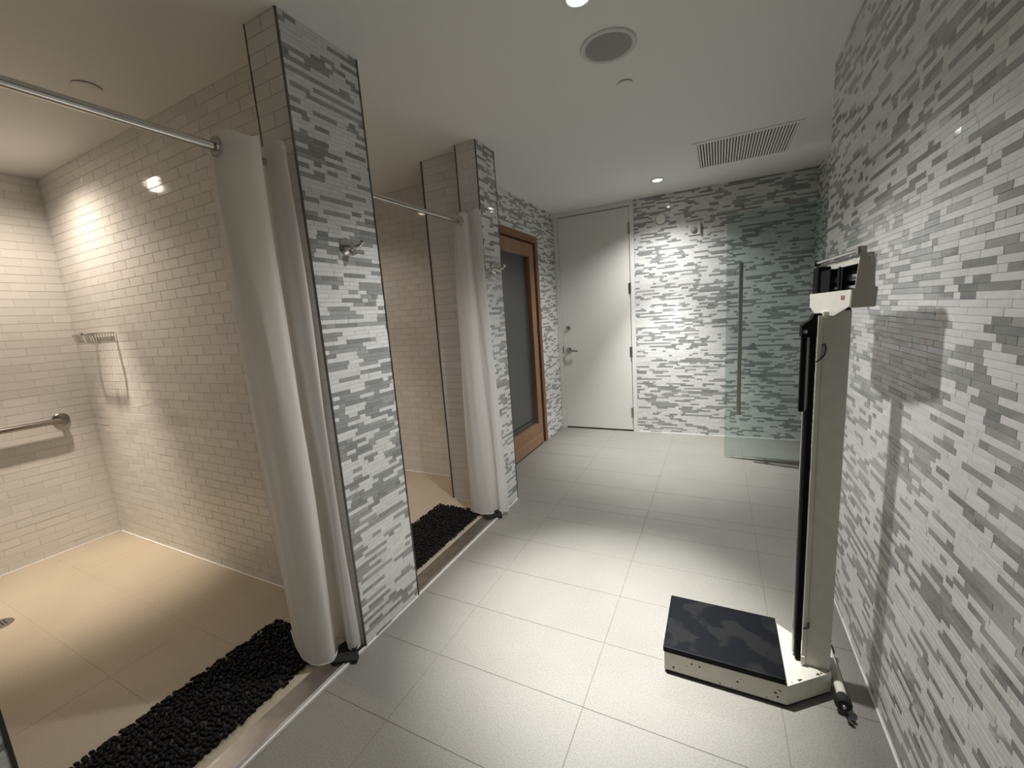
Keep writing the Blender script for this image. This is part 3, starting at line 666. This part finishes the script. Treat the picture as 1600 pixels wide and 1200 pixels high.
hpart('window_panel', MB().box(.2865, .2878, hy0+.045, hy1-.055, 1.258, 1.335), M_POISE, sc)
bm1 = MB().box(.268, .271, hy0+.004, hy1-.006, 1.296, 1.310)
hpart('upper_beam', bm1, M_SILVER, sc)
hpart('lower_beam', MB().box(.266, .271, hy0+.004, hy1-.006, 1.279, 1.285), M_SILVER, sc)
tk = MB()
for k in range(40): tk.box(.2672, .2679, hy0+.03+k*.0098, hy0+.0312+k*.0098, 1.298, 1.304 if k % 5 else 1.308)
hpart('beam_marks', tk, M_BLACK, sc)
hpart('poise', MB().prism([(.258, 1.225, 1.266), (.258, 1.225, 1.328), (.276, 1.225, 1.328), (.276, 1.225, 1.266)], (0, .05, 0)).box(.256, .2585, 1.243, 1.257, 1.262, 1.332), M_POISE, sc)
hpart('poise', MB().box(.258, .276, 1.355, 1.47, 1.262, 1.332, .003), M_POISE, sc)
hpart('far_end_shade', MB().box(.254, .284, 1.49, 1.563, 1.243, 1.345, .003), M_POISE, sc)  # black block standing in for the shaded inside of the far upright
hpart('top_bar', MB().cyl((.263, hy0-.012, 1.359), (.263, hy1+.022, 1.359), .0042, seg=14), M_SILVER, sc, True)
hpart('top_bar_rail', MB().box(.264, .268, hy0, hy1, 1.347, 1.351), M_BLACK, sc)
for y in (hy0+.002, hy1-.002):  hpart('bar_clamp', MB().box(.256, .272, y-.008, y+.008, 1.350, 1.366, .0015), M_NICKEL if y < 1.3 else M_BLACK, sc)
M_BADGE = mat('badge_red', (.22, .045, .04), .5)
hpart('badge', MB().box(hx0-.0006, hx0+.0002, 1.155, 1.188, 1.254, 1.264), mat('badge_tan', (.45, .36, .30), .5), sc)
for z0, z1 in ((1.2605, 1.2628), (1.2552, 1.2588)):  hpart('badge_print', MB().box(hx0-.0009, hx0-.0005, 1.157, 1.186, z0, z1), M_BADGE, sc)

# ------------------------------------------------------------------ sub-parts: small pieces belong to the part they sit on
def regroup(root, parent_name, child_names):
    kids = [o for o in bpy.data.objects if o.parent == root]
    pr = next(o for o in kids if o.name.split('.')[0] == parent_name)
    for o in kids:
        if o.name.split('.')[0] in child_names: o.parent = pr; o.location = (0, 0, 0)
regroup(d1, 'door_leaf', ('door_handle', 'deadbolt', 'hinge')); regroup(d1, 'door_frame', ('strike_plate',))
regroup(d2, 'casing', ('hinge',)); regroup(d3, 'glass_pane', ('pull_bar', 'standoff', 'pivot_plate'))
regroup(sc, 'front_plate', ('badge', 'badge_print')); regroup(sc, 'upper_beam', ('beam_marks', 'poise')); regroup(sc, 'top_bar', ('bar_clamp',))
regroup(sc, 'base', ('rust_fleck', 'foot', 'base_skirt')); regroup(sc, 'axle', ('wheel', 'wheel_cap', 'wheel_shadow')); regroup(sc, 'cap_block', ('cap_screw',)); regroup(sc, 'column', ('wire_hook', 'foot_clip', 'column_flange'))
